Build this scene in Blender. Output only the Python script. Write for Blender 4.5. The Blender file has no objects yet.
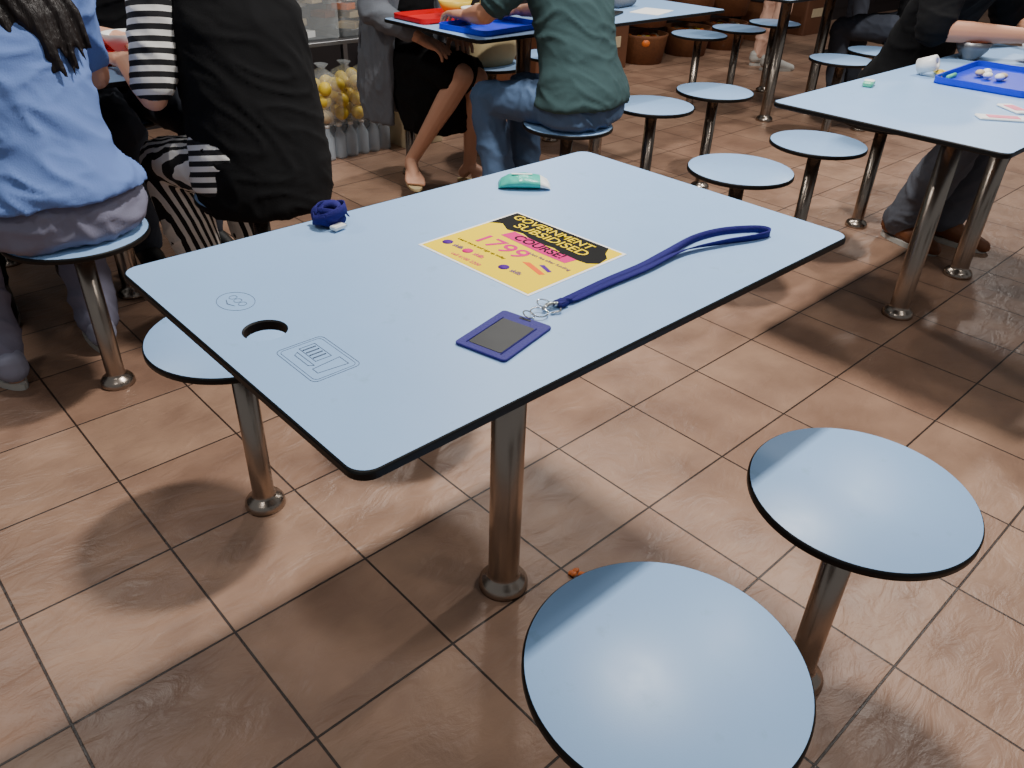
import bpy, bmesh, math, random
from mathutils import Matrix, Vector, noise
random.seed(4)
V=Vector
SC=bpy.context.scene
def link(o):
    SC.collection.objects.link(o); return o
# ------------------------------------------------------------------ materials
def lin(c):
    return tuple((x/12.92 if x<=.04045 else ((x+.055)/1.055)**2.4) for x in [v/255 for v in c])+(1,)
def mat(name,rgb,rough=.5,metal=0,var=.12,vscale=20,bump=0,bscale=60,spec=.5,alpha=1,trans=0,coat=0,stretch=None,sheen=0,wear=None):
    m=bpy.data.materials.new(name);m.use_nodes=True;nt=m.node_tree;N=nt.nodes;Lk=nt.links
    b=N['Principled BSDF'];tc=N.new('ShaderNodeTexCoord');mp=N.new('ShaderNodeMapping')
    Lk.new(tc.outputs['Object'],mp.inputs[0])
    if stretch: mp.inputs['Scale'].default_value=stretch
    n=N.new('ShaderNodeTexNoise');n.inputs['Scale'].default_value=vscale;n.inputs['Detail'].default_value=4
    Lk.new(mp.outputs[0],n.inputs[0])
    mx=N.new('ShaderNodeMix');mx.data_type='RGBA'
    c=lin(rgb)
    mx.inputs[6].default_value=tuple(max(0,x*(1-var)) for x in c[:3])+(1,)
    mx.inputs[7].default_value=tuple(min(1,x*(1+var)) for x in c[:3])+(1,)
    Lk.new(n.outputs[0],mx.inputs[0]);Lk.new(mx.outputs[2],b.inputs['Base Color'])
    b.inputs['Roughness'].default_value=rough;b.inputs['Metallic'].default_value=metal
    b.inputs['Specular IOR Level'].default_value=spec;b.inputs['Alpha'].default_value=alpha
    b.inputs['Transmission Weight'].default_value=trans;b.inputs['Coat Weight'].default_value=coat
    b.inputs['Sheen Weight'].default_value=sheen
    if wear:   # faint smudges / greasy stains plus uneven polish
        w=N.new('ShaderNodeTexNoise');w.inputs['Scale'].default_value=26;w.inputs['Detail'].default_value=7;w.inputs['Roughness'].default_value=.65
        Lk.new(tc.outputs['Object'],w.inputs[0])
        r=N.new('ShaderNodeValToRGB');r.color_ramp.elements[0].position=.62;r.color_ramp.elements[0].color=(0,0,0,1);r.color_ramp.elements[1].position=.74;r.color_ramp.elements[1].color=(.5,.5,.5,1)
        Lk.new(w.outputs[0],r.inputs[0])
        m3=N.new('ShaderNodeMix');m3.data_type='RGBA';m3.inputs[7].default_value=lin(wear)
        Lk.new(r.outputs[0],m3.inputs[0]);Lk.new(mx.outputs[2],m3.inputs[6]);Lk.new(m3.outputs[2],b.inputs['Base Color'])
        rr=N.new('ShaderNodeMapRange');rr.inputs[3].default_value=rough-.08;rr.inputs[4].default_value=rough+.1
        Lk.new(w.outputs[0],rr.inputs[0]);Lk.new(rr.outputs[0],b.inputs['Roughness'])
    if bump:
        n2=N.new('ShaderNodeTexNoise');n2.inputs['Scale'].default_value=bscale;n2.inputs['Detail'].default_value=5
        Lk.new(mp.outputs[0],n2.inputs[0])
        bp=N.new('ShaderNodeBump');bp.inputs['Strength'].default_value=bump;bp.inputs['Distance'].default_value=.01
        Lk.new(n2.outputs[0],bp.inputs['Height']);Lk.new(bp.outputs[0],b.inputs['Normal'])
    return m
def stripes(name,ca,cb,period,vec):
    m=mat(name,ca,.85);nt=m.node_tree;N=nt.nodes;Lk=nt.links;b=N['Principled BSDF']
    tc=N.new('ShaderNodeTexCoord');d=N.new('ShaderNodeVectorMath');d.operation='DOT_PRODUCT';d.inputs[1].default_value=vec
    Lk.new(tc.outputs['Object'],d.inputs[0])
    mu=N.new('ShaderNodeMath');mu.operation='MULTIPLY';mu.inputs[1].default_value=2*math.pi/period;Lk.new(d.outputs['Value'],mu.inputs[0])
    s=N.new('ShaderNodeMath');s.operation='SINE';Lk.new(mu.outputs[0],s.inputs[0])
    g=N.new('ShaderNodeMath');g.operation='GREATER_THAN';g.inputs[1].default_value=0;Lk.new(s.outputs[0],g.inputs[0])
    mx=N.new('ShaderNodeMix');mx.data_type='RGBA';mx.inputs[6].default_value=lin(ca);mx.inputs[7].default_value=lin(cb)
    Lk.new(g.outputs[0],mx.inputs[0]);Lk.new(mx.outputs[2],b.inputs['Base Color']);return m
M={}
M['blue']=mat('blue_laminate',(144,180,222),.4,var=.035,vscale=6,bump=.03,bscale=500,wear=(126,160,190))
M['black']=mat('black_core_edge',(10,10,11),.5,spec=.3)
M['steel']=mat('brushed_steel',(165,152,140),.27,1,var=.06,vscale=40,bump=.04,bscale=90,stretch=(1,1,.05))
M['under']=mat('laminate_underside',(45,46,50),.6)
M['skin']=mat('skin_a',(205,155,128),.5,var=.05,vscale=8,bump=.05,bscale=200)
M['skin2']=mat('skin_b',(190,135,105),.5,var=.05,vscale=8,bump=.05,bscale=200)
M['hair']=mat('dark_hair',(24,17,15),.45,var=.5,vscale=90,bump=.6,bscale=120,stretch=(1,1,.05),spec=.3)
M['eye']=mat('eye_white',(235,232,228),.2);M['iris']=mat('iris',(40,24,16),.2);M['lip']=mat('lips',(170,95,88),.4)
cl=dict(bump=.12,bscale=260,spec=.2)
M['shirtblue']=mat('blue_cotton',(104,130,190),.92,var=.05,vscale=5,**cl)
M['greytrs']=mat('grey_trousers',(122,122,142),.92,var=.06,vscale=5,**cl)
M['blackcloth']=mat('black_cloth',(10,10,12),.92,var=.2,**cl)
M['stripe']=stripes('striped_sleeve',(16,16,18),(222,220,214),.029,(.15,.25,1))
M['stripe2']=stripes('striped_trousers',(16,16,18),(222,220,214),.022,(1,.2,.12))
M['cardigan']=mat('grey_knit',(105,110,118),.95,var=.12,bump=.3,bscale=220,spec=.2)
M['teal']=mat('teal_cotton',(56,78,80),.92,var=.06,vscale=5,**cl)
M['denim']=mat('denim',(80,102,134),.88,var=.28,vscale=11,bump=.15,bscale=300,spec=.2)
M['darktrs']=mat('dark_trousers',(58,62,72),.92,var=.08,**cl)
M['midtrs']=mat('grey_work_trousers',(96,100,110),.92,var=.08,**cl)
M['green']=mat('dark_green_cloth',(28,48,38),.92,**cl)
M['peach']=mat('beige_trousers',(205,165,145),.92,**cl)
M['shoegrey']=mat('lavender_shoe',(140,142,162),.7);M['shoebrown']=mat('brown_shoe',(112,66,36),.6);M['shoeblk']=mat('black_shoe',(16,16,16),.5)
M['sole']=mat('shoe_sole',(170,168,162),.7)
M['navy']=mat('navy_webbing',(28,24,104),.8,var=.2,vscale=200,bump=.3,bscale=400,spec=.25)
M['navylea']=mat('navy_leatherette',(40,34,118),.6,var=.1,bump=.2,bscale=300,spec=.3)
M['window']=mat('id_window',(36,38,40),.45,var=.4,vscale=25,spec=.25)
M['white']=mat('white_plastic',(235,235,232),.35,var=.03)
M['chrome']=mat('chrome',(215,215,215),.12,1)
M['mint']=mat('mint_plastic_film',(55,185,165),.3,bump=.3,bscale=60)
M['yellow']=mat('poster_yellow',(246,212,0),.7,var=.01,spec=.05)
M['paper']=mat('paper_white',(240,240,236),.6,var=.02,spec=.2)
M['ink']=mat('ink_black',(6,6,6),.6,spec=.1);M['pink']=mat('ink_magenta',(214,20,120),.6,spec=.12);M['purple']=mat('ink_purple',(80,30,130),.6,spec=.12);M['orange']=mat('ink_orange',(240,100,20),.6,spec=.12)
M['mark']=mat('engraved_grey',(76,92,118),.5)
M['traybl']=mat('blue_tray',(16,50,205),.4,spec=.3);M['trayrd']=mat('red_tray',(200,18,26),.4,spec=.3)
M['fruit']=mat('yellow_fruit',(222,190,58),.45,var=.15);M['clear']=mat('clear_plastic',(225,232,235),.12,var=.05,alpha=.22)
M['bottle']=mat('clear_bottle',(205,218,230),.12,var=.05,alpha=.45)
M['cream']=mat('cream_box',(190,172,140),.6);M['rack']=mat('rack_metal',(120,120,122),.4,.8);M['brownbox']=mat('brown_box',(96,58,36),.6,var=.25,vscale=10)
M['counter']=mat('counter_dark',(34,30,32),.5,var=.2,vscale=4);M['wall']=mat('wall_paint',(60,54,52),.8,var=.15,vscale=3)
M['wood']=mat('wicker_brown',(110,66,36),.7,var=.35,vscale=60,bump=.6,bscale=120)
M['soup']=mat('food_orange',(214,110,40),.4,var=.4,vscale=60);M['greenpk']=mat('green_packet',(90,190,150),.4)
M['pinkpk']=mat('pink_packet',(226,110,140),.45,var=.3,vscale=80)
M['beige']=mat('beige_bag',(190,172,130),.8,bump=.3,bscale=20)
# floor
def floor_mat():
    m=bpy.data.materials.new('slate_tile');m.use_nodes=True;nt=m.node_tree;N=nt.nodes;L=nt.links;b=N['Principled BSDF']
    tc=N.new('ShaderNodeTexCoord');mp=N.new('ShaderNodeMapping');mp.inputs['Location'].default_value=(.48,.05,0)
    L.new(tc.outputs['Object'],mp.inputs[0])
    br=N.new('ShaderNodeTexBrick');br.offset=0;br.squash=1
    for k,v in {'Scale':1,'Brick Width':.3,'Row Height':.3,'Mortar Size':.0028,'Mortar Smooth':.3,'Bias':0}.items(): br.inputs[k].default_value=v
    br.inputs['Color1'].default_value=lin((160,129,108));br.inputs['Color2'].default_value=lin((145,114,95));br.inputs['Mortar'].default_value=lin((52,40,34))
    L.new(mp.outputs[0],br.inputs['Vector'])
    sn=N.new('ShaderNodeVectorMath');sn.operation='SNAP';sn.inputs[1].default_value=(.3,.3,1);L.new(mp.outputs[0],sn.inputs[0])
    sc=N.new('ShaderNodeVectorMath');sc.operation='MULTIPLY';sc.inputs[1].default_value=(7.3,3.1,0);L.new(sn.outputs[0],sc.inputs[0])
    ad=N.new('ShaderNodeVectorMath');ad.operation='ADD';L.new(mp.outputs[0],ad.inputs[0]);L.new(sc.outputs[0],ad.inputs[1])
    m2=N.new('ShaderNodeMapping');m2.inputs['Rotation'].default_value=(0,0,.5);m2.inputs['Scale'].default_value=(1,2.0,1);L.new(ad.outputs[0],m2.inputs[0])
    n1=N.new('ShaderNodeTexNoise');n1.inputs['Scale'].default_value=9;n1.inputs['Detail'].default_value=7;n1.inputs['Roughness'].default_value=.55;n1.inputs['Distortion'].default_value=.8
    L.new(m2.outputs[0],n1.inputs[0])
    n2=N.new('ShaderNodeTexNoise');n2.inputs['Scale'].default_value=6;n2.inputs['Detail'].default_value=8;L.new(mp.outputs[0],n2.inputs[0])
    r=N.new('ShaderNodeValToRGB');r.color_ramp.elements[0].position=.3;r.color_ramp.elements[0].color=(.72,.69,.69,1);r.color_ramp.elements[1].position=.7;r.color_ramp.elements[1].color=(1.1,1.08,1.05,1)
    L.new(n2.outputs[0],r.inputs[0])
    mx=N.new('ShaderNodeMix');mx.data_type='RGBA';mx.blend_type='MULTIPLY';mx.inputs[0].default_value=1
    L.new(br.outputs['Color'],mx.inputs[6]);L.new(r.outputs[0],mx.inputs[7]);L.new(mx.outputs[2],b.inputs['Base Color'])
    su=N.new('ShaderNodeMath');su.operation='MULTIPLY_ADD';su.inputs[1].default_value=-.8;L.new(br.outputs['Fac'],su.inputs[0]);L.new(n1.outputs[0],su.inputs[2])
    bp=N.new('ShaderNodeBump');bp.inputs['Strength'].default_value=.5;bp.inputs['Distance'].default_value=.014;L.new(su.outputs[0],bp.inputs['Height']);L.new(bp.outputs[0],b.inputs['Normal'])
    rr=N.new('ShaderNodeMapRange');rr.inputs[3].default_value=.3;rr.inputs[4].default_value=.5;L.new(n2.outputs[0],rr.inputs[0]);L.new(rr.outputs[0],b.inputs['Roughness'])
    b.inputs['Specular IOR Level'].default_value=.5
    return m
M['floor']=floor_mat()
# ------------------------------------------------------------------ mesh builder
class MB:
    def __init__(s): s.bm=bmesh.new();s.mats=[]
    def mi(s,m):
        m=M[m]
        if m not in s.mats:s.mats.append(m)
        return s.mats.index(m)
    def lathe(s,prof,c,m,n=40,mtx=None,ms=None):
        rings=[]
        for r,z in prof:
            if r<1e-6: rings.append([s.bm.verts.new((0,0,z))])
            else: rings.append([s.bm.verts.new((r*math.cos(2*math.pi*i/n),r*math.sin(2*math.pi*i/n),z)) for i in range(n)])
        for k in range(len(rings)-1):
            a,b=rings[k],rings[k+1]; mi=s.mi(ms[k] if ms else m)
            for i in range(n):
                j=(i+1)%n
                vs=[a[i%len(a)],a[j%len(a)],b[j%len(b)],b[i%len(b)]]
                vs=list(dict.fromkeys(vs))
                if len(vs)>2:
                    f=s.bm.faces.new(vs);f.material_index=mi;f.smooth=True
        T=Matrix.Translation(c)@(mtx or Matrix.Identity(4))
        for r in rings:
            for v in r:v.co=T@v.co
    def prism(s,pts,z0,z1,m,ch=0,mside=None,mtx=None):
        n=len(pts)
        def ring(z,ins):
            out=[]
            for i in range(n):
                p=V(pts[i]);a=(p-V(pts[i-1]));b=(V(pts[(i+1)%n])-p)
                t=(a.normalized()+b.normalized()).normalized();nn=V((-t.y,t.x))
                out.append(s.bm.verts.new((*(p+nn*ins),z)))
            return out
        R=[ring(z0,ch),ring(z0+ch,0),ring(z1-ch,0),ring(z1,ch)] if ch else [ring(z0,0),ring(z1,0)]
        ms=s.mi(mside or m)
        for a,b in zip(R,R[1:]):
            for i in range(n):
                f=s.bm.faces.new((a[i],a[(i+1)%n],b[(i+1)%n],b[i]));f.material_index=ms
        f=s.bm.faces.new(R[-1]);f.material_index=s.mi(m)
        f=s.bm.faces.new(R[0][::-1]);f.material_index=ms
        if mtx:
            for r in R:
                for v in r:v.co=mtx@v.co
    def box(s,c,d,m,rz=0,ch=.002):
        x,y=d[0]/2,d[1]/2
        s.prism(rrect(d[0],d[1],min(x,y)*.12,3),-d[2]/2,d[2]/2,m,min(ch,d[2]*.3),mtx=Matrix.Translation(c)@Matrix.Rotation(rz,4,'Z'))
    def tube(s,pts,rad,m,n=14,ends=True):
        mi=s.mi(m);pts=[V(p) for p in pts]
        if not isinstance(rad,(list,tuple)):rad=[rad]*len(pts)
        k0=len(s.bm.faces)
        for i in range(len(pts)-1):
            d=pts[i+1]-pts[i]
            if d.length<1e-6:continue
            q=d.to_track_quat('Z','Y').to_matrix().to_4x4()
            bmesh.ops.create_cone(s.bm,cap_ends=True,segments=n,radius1=rad[i],radius2=rad[i+1],depth=d.length,matrix=Matrix.Translation((pts[i]+pts[i+1])/2)@q)
        for p,r in zip(pts,rad):
            bmesh.ops.create_uvsphere(s.bm,u_segments=n,v_segments=max(6,n//2),radius=r*.999,matrix=Matrix.Translation(p))
        s.bm.faces.ensure_lookup_table()
        for f in s.bm.faces[k0:]: f.material_index=mi;f.smooth=True
    def ell(s,c,r,m,rot=None,n=18):
        mi=s.mi(m);k0=len(s.bm.faces)
        T=Matrix.Translation(c)@(rot or Matrix.Identity(4))@Matrix.Diagonal((*r,1))
        bmesh.ops.create_uvsphere(s.bm,u_segments=n,v_segments=n*2//3,radius=1,matrix=T)
        s.bm.faces.ensure_lookup_table()
        for f in s.bm.faces[k0:]: f.material_index=mi;f.smooth=True
    def loft(s,rings,m,n=28,p=2.3):
        mi=s.mi(m);R=[]
        for (c,a,b) in rings:
            r=[]
            for i in range(n):
                t=2*math.pi*i/n;ct,st=math.cos(t),math.sin(t)
                r.append(s.bm.verts.new((c[0]+a*math.copysign(abs(ct)**(2/p),ct),c[1]+b*math.copysign(abs(st)**(2/p),st),c[2])))
            R.append(r)
        for a,b in zip(R,R[1:]):
            for i in range(n):
                f=s.bm.faces.new((a[i],a[(i+1)%n],b[(i+1)%n],b[i]));f.material_index=mi;f.smooth=True
        for f in (s.bm.faces.new(R[0][::-1]),s.bm.faces.new(R[-1])): f.material_index=mi
    def ribbon(s,pts,dirs,w,t,m,sub=6):
        mi=s.mi(m);P=[V(p) for p in pts];D=[V(d).normalized() for d in dirs];Q=[];E=[]
        for i in range(len(P)-1):
            p0=P[max(i-1,0)];p1=P[i];p2=P[i+1];p3=P[min(i+2,len(P)-1)]
            for k in range(sub):
                u=k/sub
                Q.append(.5*((2*p1)+(p2-p0)*u+(2*p0-5*p1+4*p2-p3)*u*u+(3*p1-p0-3*p2+p3)*u**3));E.append(D[i].lerp(D[i+1],u).normalized())
        Q.append(P[-1]);E.append(D[-1]);R=[]
        for i,(q,e) in enumerate(zip(Q,E)):
            tg=(Q[min(i+1,len(Q)-1)]-Q[max(i-1,0)]).normalized();e=(e-tg*e.dot(tg)).normalized();nn=tg.cross(e)
            R.append([s.bm.verts.new(q+e*x*w/2+nn*y*t/2) for x,y in((-1,-1),(1,-1),(1,1),(-1,1))])
        for a,b in zip(R,R[1:]):
            for i in range(4):
                f=s.bm.faces.new((a[i],a[(i+1)%4],b[(i+1)%4],b[i]));f.material_index=mi;f.smooth=(i%2==0)
        for f in(s.bm.faces.new(R[0][::-1]),s.bm.faces.new(R[-1])):f.material_index=mi
    def mesh(s,name):
        bmesh.ops.recalc_face_normals(s.bm,faces=s.bm.faces)
        me=bpy.data.meshes.new(name);s.bm.to_mesh(me);s.bm.free()
        for m in s.mats:me.materials.append(m)
        return me
    def obj(s,name,loc=(0,0,0),rz=0,parent=None):
        o=link(bpy.data.objects.new(name,s.mesh(name)));o.location=loc;o.rotation_euler=(0,0,rz)
        if parent:o.parent=parent
        return o
    def organic(s,name,voxel,smooth=4,wr=0,fs=(7,7,11),parent=None,seed=0):
        """union of overlapping volumes -> one continuous skin, with optional cloth creases"""
        me=s.mesh(name);o=link(bpy.data.objects.new(name,me))
        r=o.modifiers.new('r','REMESH');r.mode='VOXEL';r.voxel_size=voxel;r.use_smooth_shade=True
        if smooth:
            q=o.modifiers.new('s','SMOOTH');q.factor=.5;q.iterations=smooth
        dg=bpy.context.evaluated_depsgraph_get();dg.update()
        nm=bpy.data.meshes.new_from_object(o.evaluated_get(dg),depsgraph=dg);o.modifiers.clear();o.data=nm
        if wr:
            ns=[v.normal.copy() for v in nm.vertices]
            for v,nn in zip(nm.vertices,ns):
                c=v.co;q=V((c.x*fs[0]+c.z*2+seed,c.y*fs[1]-c.z*1.5,c.z*fs[2]+c.x*3.5))
                w=noise.noise(q*.6)*1.2;q=q+V((w,w*.7,-w))
                a=1-abs(noise.noise(q))*2.2;a=max(a,0)**2
                b2=1-abs(noise.noise(q*1.9+V((7,3,1))))*2.4;b2=max(b2,0)**2
                v.co=c+nn*(wr*(a-.3)+wr*.35*(b2-.3))
        nm.polygons.foreach_set('use_smooth',[True]*len(nm.polygons));nm.update()
        if parent:o.parent=parent
        return o
def rrect(w,h,r,k=8):
    pts=[]
    for cx,cy,a0 in((w/2-r,h/2-r,0),(-w/2+r,h/2-r,90),(-w/2+r,-h/2+r,180),(w/2-r,-h/2+r,270)):
        for i in range(k+1):
            a=math.radians(a0+90*i/k);pts.append((cx+r*math.cos(a),cy+r*math.sin(a)))
    return pts
def empty(name,loc=(0,0,0),rz=0):
    o=link(bpy.data.objects.new(name,None));o.location=loc;o.rotation_euler=(0,0,rz);o.empty_display_size=.1;return o
# ------------------------------------------------------------------ room
def slab(name,x0,x1,y0,y1,z0,z1,m):
    b=MB();b.prism([(x0,y0),(x1,y0),(x1,y1),(x0,y1)],z0,z1,m);return b.obj(name)
slab('floor',-6,14,-5,5,-.06,0,'floor')
slab('wall_back',-6,14,4.9,5.0,0,3.2,'wall')
slab('wall_right',14,14.1,-5,5,0,3.2,'wall')
slab('baseboard_back',-6,14,4.88,4.9,0,.1,'black')
# ------------------------------------------------------------------ tables / stools
SH=.456
def base_prof(r,R,h):
    return [(0,0),(R,0),(R,.006),(R*.97,.014),(R*.86,.022),(r+.004,.028),(r+.001,.032),(r,.04),(r,h),(0,h)]
b=MB();b.lathe(base_prof(.0245,.046,SH-.02),(0,0,0),'steel')
b.lathe([(0,SH-.025),(.06,SH-.025),(.06,SH-.016),(0,SH-.016)],(0,0,0),'steel')
b.lathe([(0,SH-.016),(.168,SH-.016),(.1745,SH-.013),(.1745,SH-.004),(.1735,SH-.002),(.1722,SH-.0005),(.1715,SH),(0,SH)],(0,0,0),'black',n=96,ms=['under','black','black','black','black','black','blue'])
stool_me=b.mesh('stool')
def stool(x,y):
    o=link(bpy.data.objects.new('stool',stool_me));o.location=(x,y,0);return o
def table(x,y,L,W,legs,hole=None):
    root=empty('canteen_table',(x,y,0))
    bm=bmesh.new();out=rrect(L,W,.024,10);T=.75;th=.014;mats=['blue','black','under']
    def loop(pts,z):return[bm.verts.new((p[0],p[1],z)) for p in pts]
    def inset(pts,d):
        return [(p[0]*(1-2*d/L),p[1]*(1-2*d/W)) for p in pts]
    rings=[loop(inset(out,.0025),T),loop(inset(out,.001),T-.0012),loop(out,T-.003),loop(out,T-th+.003),loop(inset(out,.003),T-th)]
    hr=[]
    if hole:
        hx,hy,r=hole
        for rr,z in((r+.002,T),(r,T-.002),(r,T-th)):
            hr.append(loop([(hx+rr*math.cos(-2*math.pi*i/40),hy+rr*math.sin(-2*math.pi*i/40)) for i in range(40)],z))
    for R in (rings,hr):
        for a,c in zip(R,R[1:]):
            for i in range(len(a)):
                f=bm.faces.new((a[i],a[(i+1)%len(a)],c[(i+1)%len(a)],c[i]));f.material_index=1
    for k,mi in((0,0),(-1,2)):
        ed=[]
        for R in ([rings[k]]+([hr[k]] if hole else [])):
            for i in range(len(R)): ed.append(bm.edges.get((R[i],R[(i+1)%len(R)])))
        r=bmesh.ops.triangle_fill(bm,edges=ed,use_beauty=True)
        for g in r['geom']:
            if isinstance(g,bmesh.types.BMFace):g.material_index=mi
    bmesh.ops.recalc_face_normals(bm,faces=bm.faces)
    me=bpy.data.meshes.new('tabletop');bm.to_mesh(me);bm.free()
    for k in mats:me.materials.append(M[k])
    t=link(bpy.data.objects.new('tabletop',me));t.parent=root
    for i,(lx,ly) in enumerate(legs):
        b=MB();b.lathe(base_prof(.032,.052,T-th-.006),(0,0,0),'steel')
        b.box((0,0,T-th-.004),(.3,.22,.008),'steel')
        b.obj('pedestal_leg_%d'%(i+1),(lx,ly,0),0,root)
    return root
t0=table(-.002,.001,1.0,.628,[(0,0)],(-.425,.015,.027))
for p in((-.255,.55),(.255,.55),(-.237,-.535),(.255,-.538)):stool(*p)
table(2.09,.005,1.66,.623,[(-.21,.015),(.31,.015)])
for x in(1.53,2.04,2.58):stool(x,.53)
for x in(1.66,2.14,2.64):stool(x,-.55)
table(1.97,1.78,1.55,.61,[(-.26,0),(.26,0)])
for x in(1.47,1.99,2.44):stool(x,1.27);stool(x,2.30)
table(-.07,1.83,.982,.61,[(0,0)])
for x in(-.32,.18):stool(x,1.29);stool(x,2.36)
table(4.12,1.80,1.55,.61,[(-.26,0),(.26,0)])
for x in(3.70,4.14,4.58):stool(x,1.31);stool(x,2.27)
table(5.6,-.05,1.55,.61,[(-.26,0),(.26,0)])
for x in(5.1,5.6,6.1):stool(x,.48);stool(x,-.58)
# ------------------------------------------------------------------ small things on main table
def text(body,size,loc,rz,m,parent,name,ex=.00012,sx=1,off=.0):
    c=bpy.data.curves.new(name,'FONT');c.body=body;c.size=size;c.align_x='CENTER';c.align_y='CENTER';c.extrude=ex;c.offset=off
    c.materials.append(M[m]);o=link(bpy.data.objects.new(name,c));o.location=loc;o.rotation_euler=(0,0,rz);o.scale=(sx,1,1);o.parent=parent;return o
fl=empty('promo_flyer',(.012,-.002,.7502),math.radians(-88))
b=MB();b.prism(rrect(.247,.226,.001,1),0,.0004,'paper');b.obj('sheet',parent=fl)
b=MB();b.prism(rrect(.238,.217,.001,1),.0004,.0006,'yellow');b.obj('yellow_print',parent=fl)
b=MB();b.prism([(-.119,.1085),(-.119,.040),(-.10,.054),(-.075,.040),(-.045,.048),(-.01,.036),(.03,.042),(.07,.032),(.105,.036),(.119,.05),(.114,.075),(.10,.088),(.09,.1085)][::-1],.0006,.0007,'ink');b.obj('black_band',parent=fl)
text('GOVERNMENT',.027,(-.018,.090,.0009),-.03,'yellow',fl,'headline_1',sx=1.0,off=.0002)
text('SUBSIDISED',.029,(.002,.064,.0009),-.03,'yellow',fl,'headline_2',sx=1.1,off=.0002)
b=MB();b.prism([(-.065,.016),(.03,.010),(.082,.011),(.086,.034),(.02,.038),(-.06,.043)],.0008,.00095,'pink');b.obj('pink_band',parent=fl)
text('COURSE!',.027,(.012,.027,.0011),-.03,'ink',fl,'band_text',off=.0004)
text('1799',.048,(-.03,-.018,.0009),0,'pink',fl,'price',sx=1.15,off=.0006)
text('Nett fee after funding',.010,(.062,-.003,.0009),0,'purple',fl,'line_1')
text('Learn more and sign up today',.009,(-.045,-.047,.0009),0,'ink',fl,'line_2')
for i,(x,c) in enumerate(((-.10,'purple'),(-.052,'pink'),(.03,'purple'))):
    b=MB();b.lathe([(0,.0006),(.009,.0006),(.009,.0008),(0,.0008)],(x,-.07,0),c,n=20);b.obj('logo_%d'%i,parent=fl)
    text('skills',.014,(x+.026,-.07,.0009),0,c,fl,'logo_text_%d'%i,sx=.8,off=.0002)
text('call 6100 2200',.011,(-.03,-.094,.0009),0,'pink',fl,'line_3')
b=MB();b.prism([(.035,-.035),(.085,-.050),(.09,-.042),(.045,-.028)],.0007,.0008,'orange');b.prism([(.06,-.024),(.088,-.034),(.091,-.028),(.066,-.018)],.0007,.0008,'purple');b.obj('picture',parent=fl)
# id holder + lanyard
ly=empty('id_card_lanyard',(0,0,.7503))
b=MB();T=Matrix.Translation((-.2,-.193,0))@Matrix.Rotation(math.radians(13),4,'Z')
b.prism(rrect(.111,.079,.006),0,.0035,'navylea',.0008,mtx=T)
b.prism(rrect(.078,.050,.003),.0034,.0041,'window',mtx=T@Matrix.Translation((-.005,0,0)))
for w in((.082,.0015,.0,.0265),(.082,.0015,0,-.0265)):
    b.prism(rrect(w[0],w[1],.0004,2),.0034,.0044,'navy',mtx=T@Matrix.Translation((-.005,w[3],0)))
b.prism(rrect(.004,.018,.0015,3),.0034,.0040,'black',mtx=T@Matrix.Translation((.049,0,0)))
b.obj('card_holder',parent=ly)
b=MB()
def torus(b,c,R,r,m,tilt=(0,0),n=26):
    rot=Matrix.Rotation(tilt[0],3,'X')@Matrix.Rotation(tilt[1],3,'Y')
    b.tube([V(c)+rot@V((R*math.cos(2*math.pi*i/n),R*math.sin(2*math.pi*i/n),0)) for i in range(n+1)],r,m,n=8)
torus(b,(-.142,-.178,.006),.008,.0011,'chrome',(.3,.2));torus(b,(-.125,-.181,.005),.012,.0012,'chrome',(.1,0))
b.tube([(-.115,-.178,.004),(-.105,-.176,.007),(-.095,-.178,.006),(-.084,-.180,.005)],[.002,.0035,.004,.003],'chrome')
torus(b,(-.1,-.165,.004),.010,.0011,'chrome',(.2,.1));b.tube([(-.11,-.19,.002),(-.098,-.195,.003),(-.09,-.188,.004)],.0018,'chrome')
b.obj('metal_clip',parent=ly)
b=MB();S=(0,1,.15);U=(0,.5,1)
b.ribbon([(-.086,-.178,.004),(-.04,-.174,.003),(.03,-.170,.003),(.11,-.170,.004),(.19,-.163,.005),(.26,-.158,.006),(.32,-.168,.006),(.37,-.194,.006),(.386,-.214,.006),(.375,-.226,.006),(.34,-.219,.006),(.28,-.197,.006),(.2,-.177,.006),(.1,-.182,.005),(.0,-.181,.004),(-.05,-.182,.003),(-.086,-.181,.004)],
 [S,S,S,S,(0,1,.4),U,U,(.3,.3,1),(.2,0,1),(0,0,1),(0,-.3,1),(0,-.6,1),(0,-1,.5),(0,-1,.1),(0,-1,.1),(0,-1,.1),S],.0125,.0018,'navy')
b.box((-.082,-.18,.0045),(.016,.017,.008),'navy');b.obj('neck_strap',parent=ly)
# coiled navy strap
b=MB()
for k in range(5):
    R=.012+.0045*k;pts=[];ds=[];n=14
    for i in range(n+1):
        a=2*math.pi*i/n+k
        pts.append((R*1.15*math.cos(a),R*math.sin(a),.019+.011*math.sin(a*1+k*2.1)+.002*k));ds.append((.3*math.cos(a+k),.3*math.sin(a+k),1))
    b.ribbon(pts,ds,.022,.002,'navy',4)
b.ribbon([(-.03,.0,.012),(-.02,.02,.03),(.005,.012,.042),(.02,-.008,.04),(.032,-.02,.016)],[(0,1,.4)]*5,.018,.002,'navy')
b.box((-.004,-.036,.006),(.03,.018,.01),'white',.2)
o=b.obj('rolled_navy_strap',(-.167,.278,.7515),.0);o.scale=(.82,.82,.74)
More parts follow.
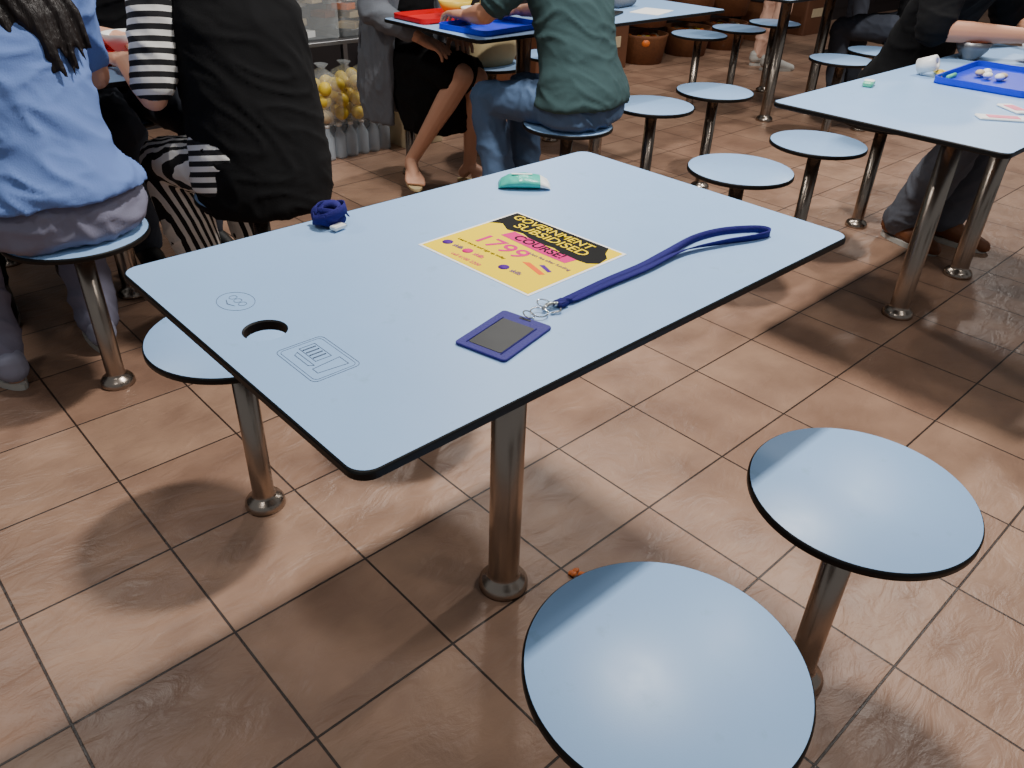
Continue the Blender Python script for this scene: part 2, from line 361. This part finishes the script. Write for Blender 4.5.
# tissue pack
b=MB();rings=[]
for x,w,h in((-.05,.022,.0015),(-.044,.026,.006),(-.03,.028,.010),(0,.029,.012),(.03,.028,.010),(.044,.026,.006),(.05,.022,.0015)):
    rings.append([b.bm.verts.new((x,w*math.cos(t)*(1 if abs(math.cos(t))<.8 else .95),h+h*math.sin(t))) for t in[2*math.pi*i/20 for i in range(20)]])
for k,(a,c) in enumerate(zip(rings,rings[1:])):
    for i in range(20):
        f=b.bm.faces.new((a[i],a[(i+1)%20],c[(i+1)%20],c[i]));f.smooth=True;f.material_index=b.mi('mint') if k<4 else b.mi('white')
b.bm.faces.new(rings[0]);b.bm.faces.new(rings[-1][::-1])
b.prism(rrect(.04,.006,.002),.0232,.0242,'white',mtx=Matrix.Translation((-.005,0,0)))
b.obj('tissue_packet',(.226,.219,.7503),math.radians(-42))
# printed table marks
mk=empty('tray_return_marking',(-.412,-.088,.7502),math.radians(-90))
b=MB()
def outline(b,pts,w,z0,z1,m,off=(0,0)):
    n=len(pts)
    for i in range(n):
        p=V(pts[i])+V(off);q=V(pts[(i+1)%n])+V(off);d=q-p
        if d.length<1e-6:continue
        nn=V((-d.y,d.x)).normalized()*w/2;e=d.normalized()*w*.3
        b.prism([tuple(p-e+nn),tuple(p-e-nn),tuple(q+e-nn),tuple(q+e+nn)][::1],z0,z1,m)
outline(b,rrect(.092,.066,.008,4),.0007,0,.00015,'mark')
outline(b,rrect(.084,.058,.006,4),.0005,0,.00015,'mark')
outline(b,[(-.034,.016),(.005,.016),(.005,-.006),(-.034,-.006)],.0008,0,.00015,'mark')
outline(b,[(-.028,-.012),(.012,-.012),(.008,-.018),(-.024,-.018)],.0008,0,.00015,'mark')
outline(b,[(.014,.022),(.034,.022),(.030,-.018),(.018,-.018)],.0008,0,.00015,'mark')
for x in(-.028,-.02,-.012,-.004):outline(b,[(x,.013),(x+.001,.013),(x+.001,-.004),(x,-.004)],.0014,0,.00015,'mark')
b.obj('outline',parent=mk)
mk2=empty('engraved_round_marking',(-.418,.115,.7502),math.radians(-88))
b=MB();outline(b,[(.030*math.cos(i*math.pi/18),.024*math.sin(i*math.pi/18)) for i in range(36)],.0006,0,.00015,'mark')
for x in(-.013,.0,.013):outline(b,[(x+.0055*math.cos(i*math.pi/6),.003+.0055*math.sin(i*math.pi/6)) for i in range(12)],.0006,0,.00015,'mark')
outline(b,[(-.012,-.008),(0,-.013),(.012,-.008),(0,-.012)],.0006,0,.00015,'mark');b.obj('ring',parent=mk2)
# ------------------------------------------------------------------ tableware
def tray(name,x,y,z,w,h,m,rz=0):
    b=MB();b.prism(rrect(w,h,.03),0,.004,m)
    o=rrect(w,h,.03);i=rrect(w-.012,h-.012,.026);n=len(o)
    for (A,za,B,zb) in((o,0,o,.02),(o,.02,i,.02),(i,.02,i,.003)):
        a=[b.bm.verts.new((*p,za)) for p in A];c=[b.bm.verts.new((*p,zb)) for p in B]
        for k in range(n):
            f=b.bm.faces.new((a[k],a[(k+1)%n],c[(k+1)%n],c[k]));f.material_index=b.mi(m)
    return b.obj(name,(x,y,z),rz)
def bowl(name,x,y,z,R,m,food='soup',h=.06):
    b=MB();b.lathe([(0,0),(R*.5,0),(R*.52,.008),(R*.85,h*.55),(R,h),(R*.96,h),(R*.8,h*.55),(R*.5,.014),(0,.012)],(0,0,0),m)
    b.lathe([(0,h*.62),(R*.4,h*.66),(R*.82,h*.6)],(0,0,0),food);return b.obj(name,(x,y,z))
Z=.7503
tray('food_tray',2.12,.02,Z,.42,.28,'traybl',.05);bowl('soup_bowl',2.62,.06,Z,.08,'white');bowl('soup_bowl',2.44,.24,Z,.06,'rack')
b=MB();b.lathe([(0,0),(.024,0),(.024,.055),(.018,.058),(.008,.058),(.008,.05),(0,.05)],(0,0,0),'white',mtx=Matrix.Rotation(1.2,4,'X'));b.obj('paper_roll',(2.0,.235,Z+.024))
b=MB();b.prism(rrect(.06,.03,.008),0,.015,'greenpk',.004);b.prism(rrect(.03,.03,.008),.013,.017,'white',.001);b.obj('sweet_packet',(1.69,.247,Z),.3)
b=MB();b.prism(rrect(.13,.05,.006),0,.006,'white',.002);b.prism(rrect(.08,.03,.003),.006,.007,'pinkpk');b.obj('tissue_packet',(1.60,-.17,Z),-.9)
b=MB();b.prism(rrect(.10,.045,.006),0,.006,'white',.002);b.prism(rrect(.06,.03,.003),.006,.007,'pinkpk');b.obj('tissue_packet',(1.74,-.15,Z),.9)
b=MB();b.tube([(0,0,.008),(.05,.012,.012),(.09,-.01,.008)],[.006,.012,.006],'fruit');b.tube([(.02,-.02,.008),(.07,-.03,.01)],[.007,.007],'greenpk');b.tube([(.06,.01,.01),(.11,.04,.008)],[.009,.005],'fruit');b.obj('banana_peel',(1.97,.15,Z),.2)
b=MB();[b.ell((random.uniform(-.05,.05),random.uniform(-.04,.04),.012),(.02,.014,.010),random.choice(['cream','white'])) for _ in range(5)];b.obj('crumpled_napkins',(2.12,.05,Z+.005))
tray('food_tray',1.40,1.96,Z,.34,.22,'trayrd');bowl('soup_bowl',1.47,1.95,Z+.005,.07,'fruit','soup')
tray('food_tray',1.42,1.66,Z,.36,.26,'traybl',.1);bowl('soup_bowl',1.40,1.75,Z+.005,.05,'white')
b=MB();b.prism(rrect(.2,.14,.004),0,.002,'paper');b.obj('paper_sheet',(2.36,1.62,Z),.3)
b=MB();b.prism(rrect(.16,.075,.012),0,.009,'black',.002);b.obj('smartphone',(2.12,1.66,Z),.4)
b=MB();b.tube([(0,0,.03),(.12,.02,.03)],[.03,.03],'cardigan');b.obj('folded_umbrella',(2.3,1.78,Z))
tray('food_tray',.08,1.86,Z,.34,.26,'trayrd');bowl('soup_bowl',.10,1.88,Z+.005,.065,'white')
tray('food_tray',-.34,1.8,Z,.30,.26,'trayrd')
b=MB();r=.011
for _ in range(6):b.ell((random.uniform(-r,r),random.uniform(-r,r),r*.35),(r*.7,r*.5,r*.35),'soup')
b.obj('food_crumb',(.13,-.085,0.001))
# ------------------------------------------------------------------ background stall things
b=MB()
for x in(1.05,1.85):
    for y in(3.0,3.45):b.box((x,y,.8),(.03,.03,1.6),'rack')
for z in(.08,.5,.92,1.34):b.box((1.45,3.225,z),(.83,.48,.02),'rack')
b.obj('storage_rack')
for z in(.51,.93,1.35):
    for k in range(3):
        b=MB();b.box((0,0,.13),(.24,.36,.26),'clear',ch=.01);b.box((0,0,.265),(.25,.37,.02),'white')
        for q in range(9):b.box((random.uniform(-.07,.07),random.uniform(-.12,.12),.03+.022*q),(.08,.1,.03),random.choice(['cream','white','brownbox','soup']),random.random())
        b.obj('plastic_container',(1.19+k*.26,3.2,z))
b=MB()
for i in range(5):
    for j in range(3):
        for k in range(3):
            b.ell((-.16+i*.08+random.uniform(-.02,.02),-.08+j*.075+random.uniform(-.015,.015),.04+k*.066+random.uniform(-.008,.01)),(random.uniform(.03,.038),.036,.034),'cream' if random.random()<.15 else 'fruit',n=12)
for i in range(3):
    b.loft([((-.13+i*.13,0,0),.055,.12),((-.13+i*.13,0,.05),.068,.13),((-.13+i*.13,0,.16),.065,.125),((-.13+i*.13,0,.22),.05,.09),((-.13+i*.13,0,.25),.012,.02),((-.13+i*.13,0,.27),.03,.04)],'clear')
b.obj('bagged_yellow_fruit',(1.44,2.80,.180))
b=MB()
for i in range(6):
    for j in range(3):
        b.lathe([(0,0),(.03,0),(.032,.01),(.032,.11),(.012,.145),(.012,.16),(0,.16)],(i*.068-.17,j*.068-.07,0),'bottle',n=14);b.lathe([(0,.16),(.014,.16),(.014,.175),(0,.175)],(i*.068-.17,j*.068-.07,0),'white',n=12)
b.obj('bottled_water_pack',(1.44,2.80,0))
b=MB();b.box((0,0,.12),(.26,.3,.24),'cream');b.box((0,-.151,.14),(.16,.002,.08),'paper');b.obj('cardboard_box',(1.82,2.80,0))
b=MB();b.prism([(-5,3.8),(13,3.8),(13,4.3),(-5,4.3)],0,.95,'counter');b.prism([(-5,3.76),(13,3.76),(13,4.34),(-5,4.34)],.95,1.0,'rack')
for i in range(30):b.prism([(-5+i*.6,3.788),(-4.42+i*.6,3.788),(-4.42+i*.6,3.8),(-5+i*.6,3.8)],.12,.9,'counter')
b.obj('stall_counter')
for i,(x,y) in enumerate(((5.3,3.5),(5.85,3.5),(4.7,3.5),(3.0,3.5))):
    b=MB()
    for z in(0,.28):
        b.lathe([(0,0),(.17,0),(.2,.2),(.205,.22),(.19,.22),(.16,.02),(0,.02)],(0,0,z),'wood',n=24)
        for _ in range(14):b.ell((random.uniform(-.12,.12),random.uniform(-.12,.12),z+.17),(.045,.045,.04),random.choice(['soup','fruit','cream']),n=10)
    b.obj('wicker_basket_stack',(x,y,0))
for x,m in((3.6,'brownbox'),(4.2,'brownbox'),(6.6,'wood'),(7.3,'brownbox'),(2.4,'brownbox')):
    b=MB();b.box((0,0,.17),(.4,.3,.34),m);b.box((0,0,.345),(.42,.32,.015),'counter');b.box((0,-.152,.2),(.2,.005,.08),'cream');b.obj('storage_crate',(x,3.55,0))
b=MB();b.loft([((0,0,0),.12,.07),((0,0,.04),.14,.085),((0,0,.2),.13,.07),((0,0,.28),.11,.03)],'beige');b.tube([(-.08,0,.26),(-.05,0,.38),(.05,0,.38),(.08,0,.26)],.008,'beige');b.obj('tote_bag',(1.99,2.3,SH+.001))
# ------------------------------------------------------------------ people
def hand(b,w,d,nrm,side,m,curl=.35,s=1):
    d=V(d).normalized();nrm=V(nrm);nrm=(nrm-d*nrm.dot(d)).normalized();sd=d.cross(nrm)*side;w=V(w)
    offs=[.030,.010,-.011,-.031];ln=[.068,.078,.072,.056]
    for o,l in zip(offs,ln):
        kn=w+d*(.088-.12*abs(o-.005))*s+sd*o*s
        b.tube([w+sd*o*.45*s+d*.005,w+d*.045*s+sd*o*.85*s,kn],[.019*s,.0165*s,.0095*s],m,n=10)
        a=0;p=kn;pts=[p]
        for f,c in((.46,curl),(.30,curl*1.3),(.24,curl)):
            a+=c;dd=(d*math.cos(a)-nrm*math.sin(a)+sd*o*3.2).normalized();p=p+dd*l*f*s;pts.append(p)
        b.tube(pts,[.0092*s,.0086*s,.0078*s,.0065*s],m,n=10)
    t0=w+d*.02*s+sd*.018*s
    p1=t0+(sd*.75+d*.65-nrm*.3).normalized()*.038*s;p2=p1+(sd*.4+d*.85-nrm*.35).normalized()*.032*s;p3=p2+(sd*.15+d*.95-nrm*.4).normalized()*.024*s
    b.tube([t0,p1,p2,p3],[.017*s,.0125*s,.0105*s,.008*s],m,n=10)
def person(name,loc,yaw,top,bot,skin='skin',zoff=0,lean=.1,w=1,side=0,elb=None,wri=None,hnd=None,knee=None,ank=None,toe=None,sleeve=.6,legcover=.95,shoe='shoeblk',long_hair=False,shirt_z=.49,hip_w=1,sleeve_m=None,skirt=None,lw=1,extra=None,headyaw=0,legr=1,hairx=0,wr=.007):
    root=empty(name,(loc[0],loc[1],0),yaw)
    sd=len(name)*3.7
    elb=elb or [(-.23,.16,.80),(.23,.16,.80)];wri=wri or [(-.14,.38,.80),(.14,.38,.80)];hnd=hnd or [((0.2,1,0),(0,0,1)),((-.2,1,0),(0,0,1))]
    hz=.545+zoff
    knee=knee or [(-.12,.42,.50),(.12,.42,.50)];ank=ank or [(-.12,.36,.075),(.12,.36,.075)]
    toe=toe or [(-.02,.16),(.02,.16)]
    def tx(z):
        t=max(0,min(1,(z-.6)/.45));return (side*t,lean*t*(.4+.6*t))
    Zt=lambda z:z+zoff
    def ring(z,a,bb): o=tx(z);return ((o[0],o[1]+(-.015 if z<.7 else 0),Zt(z)),a,bb)
    sh=[(tx(1.0)[0]+sx*.165*w,tx(1.0)[1],Zt(1.0)) for sx in(-1,1)]
    b=MB()
    rg=[(shirt_z,.172*w*hip_w,.140)]
    if shirt_z<.57: rg+=[(shirt_z+.02,.172*w*hip_w,.140),(.60,.164*w*hip_w,.130)]
    else: rg+=[(shirt_z+.02,.166*w*hip_w,.136),(.64,.155*w,.122)]
    rg+=[(.70,.146*w,.110),(.82,.150*w,.108),(.92,.165*w,.112),(.99,.172*w,.100),(1.04,.13*w,.082),(1.075,.07,.065)]
    b.loft([ring(*q) for q in rg],top)
    if not sleeve_m:
        for i in(0,1):
            e=V(elb[i]);s0=V(sh[i]);p=s0.lerp(e,min(sleeve,1));pts=[s0,p];rr=[.062*w,.056*w-.008*sleeve]
            if sleeve>1:
                pts.append(e.lerp(V(wri[i]),sleeve-1));rr=[.062*w,.052,.042]
            b.tube(pts,rr,top)
    b.organic('top_garment',.008,5,wr,parent=root,seed=sd)
    if sleeve_m:
        b=MB()
        for i in(0,1):
            e=V(elb[i]);s0=V(sh[i]);b.tube([s0,s0.lerp(e,sleeve)],[.066*w,.060*w],sleeve_m)
        b.loft([ring(.55,.15*w,.11),ring(.75,.135*w,.095),ring(1.0,.15*w,.09)],sleeve_m)
        b.organic('striped_sleeves',.008,4,.006,parent=root)
    b=MB()
    b.loft([((0,-.01,hz-.083),.135*hip_w*w,.105),((0,-.01,hz-.06),.16*w*hip_w,.13),((0,-.01,hz),.163*w*hip_w,.128),((0,-.01,hz+.05),.145*w*hip_w,.112),((0,-.005,hz+.08),.132*w,.10),((0,0,hz+.12),.118*w,.085)],bot)
    for i in(0,1):
        sx=-1 if i==0 else 1;h=V((sx*.085*w*hip_w,.0,hz));k=V(knee[i]);a=V(ank[i])
        if skirt: b.tube([h,h.lerp(k,.85)],[.085,.085],bot)
        elif legcover<=0: b.tube([h,h.lerp(k,.4)],[.088,.075],bot)
        else:
            b.tube([h,h.lerp(k,.5),k,k.lerp(a,.45),k.lerp(a,legcover)],[.086*legr,.080*legr,.064*legr,.060*lw,.050*lw],bot)
    if skirt:
        b.tube([(0,.05,hz),(0,.36,hz-.02)],[.09,.085],bot)
        b.loft([((.0,.20,.26),.14,.15),((0,.20,.30),.15,.165),((0,.18,.42),.155,.19),((0,.17,.52),.15,.2),((0,.17,.56),.13,.18)],bot)
    b.organic('lower_garment',.008,5,wr*1.1,fs=(9,7,9),parent=root,seed=sd+5)
    for i in(0,1):
        b=MB();e=V(elb[i]);wr_=V(wri[i]);s0=V(sh[i])
        b.tube([s0,s0.lerp(e,.5),e,e.lerp(wr_,.35),wr_],[.048,.043,.036,.036,.024],skin)
        hand(b,wr_,hnd[i][0],hnd[i][1],1 if i==0 else -1,skin)
        b.organic('arm_%d'%(i+1),.0035,3,0,parent=root)
        b=MB();k=V(knee[i]);a=V(ank[i]);t=V((toe[i][0],toe[i][1],0))
        b.tube([V(((-1,1)[i]*.085,0,hz)).lerp(k,.6),k,k.lerp(a,.3),k.lerp(a,.8),a],[.06,.052,.050,.033,.03],skin)
        td=t.normalized()
        heel=a+V((0,0,-.035))-td*.03;ball=a+td*.12+V((0,0,-.05));tip=a+td*.165+V((0,0,-.055))
        sdv=V((-td.y,td.x,0))
        b.tube([a,heel],[.03,.028],skin);b.tube([a,a+td*.06+V((0,0,-.025)),ball],[.03,.028,.018],skin)
        if shoe=='bare':
            for j in range(5):
                o=(-.032+.016*j)*(1 if i==0 else -1);b.tube([a+td*.04+sdv*o*.4+V((0,0,-.04)),ball+sdv*o+V((0,0,0)),tip+sdv*o+V((0,0,-.002))-td*abs(j-(0))*.006],[.022,.014,.0085 if j else .012],skin,n=8)
        b.organic('leg_%d'%(i+1),.0045,3,0,parent=root)
        if shoe!='bare':
            b=MB();z0=a.z-.07
            b.tube([heel+V((0,0,.02)),a+td*.05+V((0,0,-.02)),ball+V((0,0,.008)),tip+td*.02+V((0,0,.002))],[.042,.044,.04,.030],shoe)
            b.tube([heel-td*.0+V((0,0,.04)),a+V((0,0,.01))],[.04,.04],shoe)
            o=b.organic('shoe_%d'%(i+1),.005,3,0,parent=root)
            for v in o.data.vertices:
                if v.co.z<z0+.004:v.co.z=z0+.004
        else: z0=a.z-.074
        b=MB();n=20;pp=[]
        for q in range(n):
            an=2*math.pi*q/n;c=a+td*.07
            pp.append(tuple((c+td*.135*math.cos(an)+sdv*(.043+.006*math.cos(an))*math.sin(an)*(1 if shoe!='bare' else .85)).xy))
        b.prism(pp,z0-.004,z0+(.016 if shoe!='bare' else .006),'sole' if shoe!='bare' else 'beige');b.obj('sole_%d'%(i+1),parent=root)
    nx=tx(1.05);hc=V((nx[0]*1.05,nx[1]+.045,Zt(1.225)))
    b=MB();b.tube([(nx[0],nx[1]-.01,Zt(1.03)),(hc.x,hc.y-.02,hc.z-.06)],[.058,.052],skin)
    H=Matrix.Translation(hc)@Matrix.Rotation(headyaw,4,'Z')@Matrix.Rotation(-.25,4,'X')
    def hp(x,y,z):return H@V((x,y,z))
    R=H.to_3x3().to_4x4()
    b.ell(hp(0,-.012,.03),(.074,.092,.082),skin,R,24);b.ell(hp(0,.02,-.03),(.06,.07,.066),skin,R,24);b.ell(hp(0,.05,-.075),(.026,.026,.022),skin,R)
    b.tube([hp(0,.082,.015),hp(0,.098,-.012),hp(0,.104,-.022)],[.008,.011,.013],skin)
    for sx in(-1,1):
        b.ell(hp(sx*.076,-.005,-.005),(.009,.02,.031),skin,R);b.ell(hp(sx*.035,.056,-.02),(.025,.022,.022),skin,R);b.ell(hp(sx*.03,.072,.027),(.024,.012,.008),skin,R)
    b.organic('head',.004,3,0,parent=root)
    b=MB()
    for sx in(-1,1):
        b.ell(hp(sx*.03,.073,.008),(.013,.010,.008),'eye',R,14);b.ell(hp(sx*.03,.081,.008),(.0055,.0035,.0055),'iris',R,12)
        b.tube([hp(sx*.016,.085,.028),hp(sx*.032,.085,.032),hp(sx*.046,.074,.027)],[.002,.0025,.0015],'hair',n=8)
    b.ell(hp(0,.086,-.047),(.022,.008,.005),'lip',R,14);b.ell(hp(0,.083,-.055),(.018,.008,.0055),'lip',R,14);b.obj('face_features',parent=root)
    b=MB();b.ell(hp(0,-.028,.045),(.086,.098,.084),'hair',R,24);b.ell(hp(0,-.055,-.01),(.078,.062,.07),'hair',R,20);b.ell(hp(0,.035,.088),(.06,.045,.028),'hair',R,20)
    if long_hair:
        for j in range(40):
            o=random.uniform(-1,1);o2=random.uniform(-.012,.012);ze=long_hair+abs(o)*.04+random.random()*.07;u=o*.075
            yb=lambda z:tx(z)[1]-.114+(abs(o)*.02)+o2
            pts=[hp(u*.8,-.07,.0),hp(u,-.095,-.07),V((nx[0]*.9+u*1.05+hairx*.4,yb(1.04)-.0,Zt(1.04))),V((nx[0]*.8+u*1.1+hairx*.8,yb(.96),Zt(.96))),V((nx[0]*.7+u*.95+hairx+random.uniform(-.01,.01),yb(ze)+.004,Zt(ze)))]
            b.tube(pts,[.02,.019,.014,.011,.003],'hair',n=8)
    b.organic('hair',.0045,2,0,parent=root)
    if extra:extra(root,tx)
    return root
person('woman_in_blue_tshirt',(-.335,1.285),.04,'shirtblue','greytrs',w=1.0,hip_w=1.2,lean=.14,side=.0,sleeve=.75,long_hair=.82,hairx=.075,shirt_z=.575,
  elb=[(-.23,.16,.78),(.22,.2,.78)],knee=[(-.17,.40,.50),(.13,.40,.50)],ank=[(-.20,.20,.075),(.07,.24,.075)],toe=[(-.03,.16),(.03,.16)],shoe='shoegrey',lw=1.15,legr=1.12,wr=.009)
def tunic(root,tx):
    b=MB();b.loft([((0.015,-.03,.43),.178,.165),((0.015,-.03,.45),.185,.172),((.02,-.02,.52),.192,.172),((.03,.0,.65),.190,.15),((.035,.03,.8),.184,.135),((.04,.06,.92),.182,.13),((.04,.09,1.0),.17,.115),((.035,.1,1.05),.13,.09),((.03,.1,1.08),.08,.075)],'blackcloth')
    b.organic('sleeveless_tunic',.008,4,.006,parent=root)
person('woman_in_black_tunic',(.18,1.29),.0,'stripe','stripe2',w=1.0,hip_w=1.06,lean=.13,side=.03,sleeve=.85,sleeve_m='stripe',legcover=.7,
  elb=[(-.215,.06,.74),(.18,.24,.78)],wri=[(-.19,.30,.79),(.14,.42,.79)],knee=[(-.13,.35,.49),(.14,.42,.50)],ank=[(-.10,.16,.075),(.12,.34,.075)],shoe='shoeblk',lw=1.35,legr=1.02,extra=tunic,wr=.004)
person('diner_in_dark_green',(-.32,2.36),math.pi,'green','green',shoe='shoeblk')
person('diner_in_black',(.18,2.36),math.pi,'blackcloth','darktrs',shoe='shoeblk',wri=[(-.10,.42,.79),(.08,.42,.79)])
def cardigan(root,tx):
    b=MB()
    for sx in(-1,1):
        b.loft([((sx*.15,-.02,.27),.022,.10),((sx*.155,-.02,.40),.026,.11),((sx*.16,-.01,.55),.028,.11),((sx*.145,.02,.75),.03,.105),((sx*.135,.05,.92),.045,.105),((sx*.11,.06,1.03),.055,.085)],'cardigan')
    b.loft([((0,-.13,.27),.15,.018),((0,-.145,.42),.165,.02),((0,-.135,.6),.16,.02),((0,-.08,.8),.15,.025),((0,-.04,.95),.15,.03),((0,.0,1.05),.1,.05)],'cardigan')
    b.organic('open_cardigan',.008,3,.010,fs=(16,16,4),parent=root)
    b=MB()
    for e,wq,s0 in(((-.22,.06,.76),(-.10,.24,.66),(-.16,.06,1.0)),((.22,.06,.76),(.12,.26,.66),(.16,.06,1.0))):
        b.tube([s0,e,V(e).lerp(V(wq),.7)],[.068,.06,.048],'cardigan')
    b.organic('cardigan_sleeves',.008,3,.008,parent=root)
person('woman_in_grey_cardigan',(1.46,2.31),math.pi+.1,'blackcloth','blackcloth',w=.92,sleeve=.6,lean=.08,skirt=.20,legcover=0,shoe='bare',
  elb=[(-.22,.06,.76),(.22,.06,.76)],wri=[(-.10,.24,.66),(.12,.26,.66)],hnd=[((.5,1,-.2),(0,.2,1)),((-.3,1,-.3),(0,.2,1))],
  knee=[(-.06,.40,.50),(.05,.42,.53)],ank=[(-.12,.30,.079),(.16,.20,.14)],toe=[(-.05,.16),(.1,.14)],long_hair=.95,extra=cardigan)
person('man_in_teal_tshirt',(1.50,1.245),.10,'teal','denim',skin='skin2',w=1.24,lean=.15,sleeve=.7,shirt_z=.54,
  elb=[(-.27,.24,.84),(.26,.2,.82)],wri=[(-.14,.46,.80),(.14,.42,.80)],knee=[(-.09,.40,.50),(.13,.40,.50)],ank=[(-.10,.28,.075),(.10,.33,.075)],shoe='shoeblk',lw=1.2,wr=.008)
person('man_in_black_tshirt',(2.66,.54),math.pi-.1,'blackcloth','midtrs',skin='skin2',w=1.26,lean=.2,sleeve=.95,
  elb=[(-.30,.22,.82),(.30,.22,.84)],wri=[(-.2,.46,.82),(.10,.46,.84)],knee=[(-.15,.40,.50),(.14,.40,.50)],ank=[(-.08,.30,.075),(.08,.20,.075)],shoe='shoebrown',lw=1.45)
st=dict(zoff=.36,knee=[(-.09,.02,.48),(.09,.04,.48)],ank=[(-.09,-.02,.075),(.1,.0,.075)],elb=[(-.24,-.02,1.1),(.24,-.02,1.1)],wri=[(-.22,.14,.92),(.22,.1,.88)],hnd=[((0,.5,-1),(-1,0,0)),((0,.5,-1),(1,0,0))],shirt_z=.52)
person('customer_in_beige_trousers',(5.35,2.75),-2.2,'teal','peach',shoe='sole',**st)
person('customer_in_dark_clothes',(6.3,2.5),.6,'blackcloth','darktrs',shoe='shoeblk',**st)
person('diner_in_dark_top',(4.58,1.31),0,'blackcloth','darktrs',shoe='shoeblk')
# ------------------------------------------------------------------ lights
def tube_light(x,y,e,rz=0,sx=.3,sy=.12,z=2.95,col=(1,.955,.90)):
    l=bpy.data.lights.new('ceiling_tube','AREA');l.shape='RECTANGLE';l.size=sx;l.size_y=sy;l.energy=e;l.color=col
    o=link(bpy.data.objects.new('ceiling_tube_light',l));o.location=(x,y,z);o.rotation_euler=(0,0,rz)
for x,y,e in((.9,.45,100),(3.3,.3,58),(-.9,2.6,28),(2.6,2.7,44),(-1.7,-.5,10),(6.0,1.2,50),(1.2,-1.9,15)):
    tube_light(x,y,e)
W=bpy.data.worlds.new('World');SC.world=W;W.use_nodes=True
W.node_tree.nodes['Background'].inputs[0].default_value=(.9,.95,1,1);W.node_tree.nodes['Background'].inputs[1].default_value=.23
# ------------------------------------------------------------------ camera
cam=bpy.data.cameras.new('camera');co=link(bpy.data.objects.new('camera',cam))
co.matrix_world=Matrix.Translation((-.8099,-.8464,1.2512))@Matrix.Rotation(-.7647,4,'Z')@Matrix.Rotation(math.pi/2-.5712,4,'X')@Matrix.Rotation(.0351,4,'Z')
cam.sensor_width=36;cam.lens=788.97*36/1024;cam.clip_start=.05
SC.camera=co
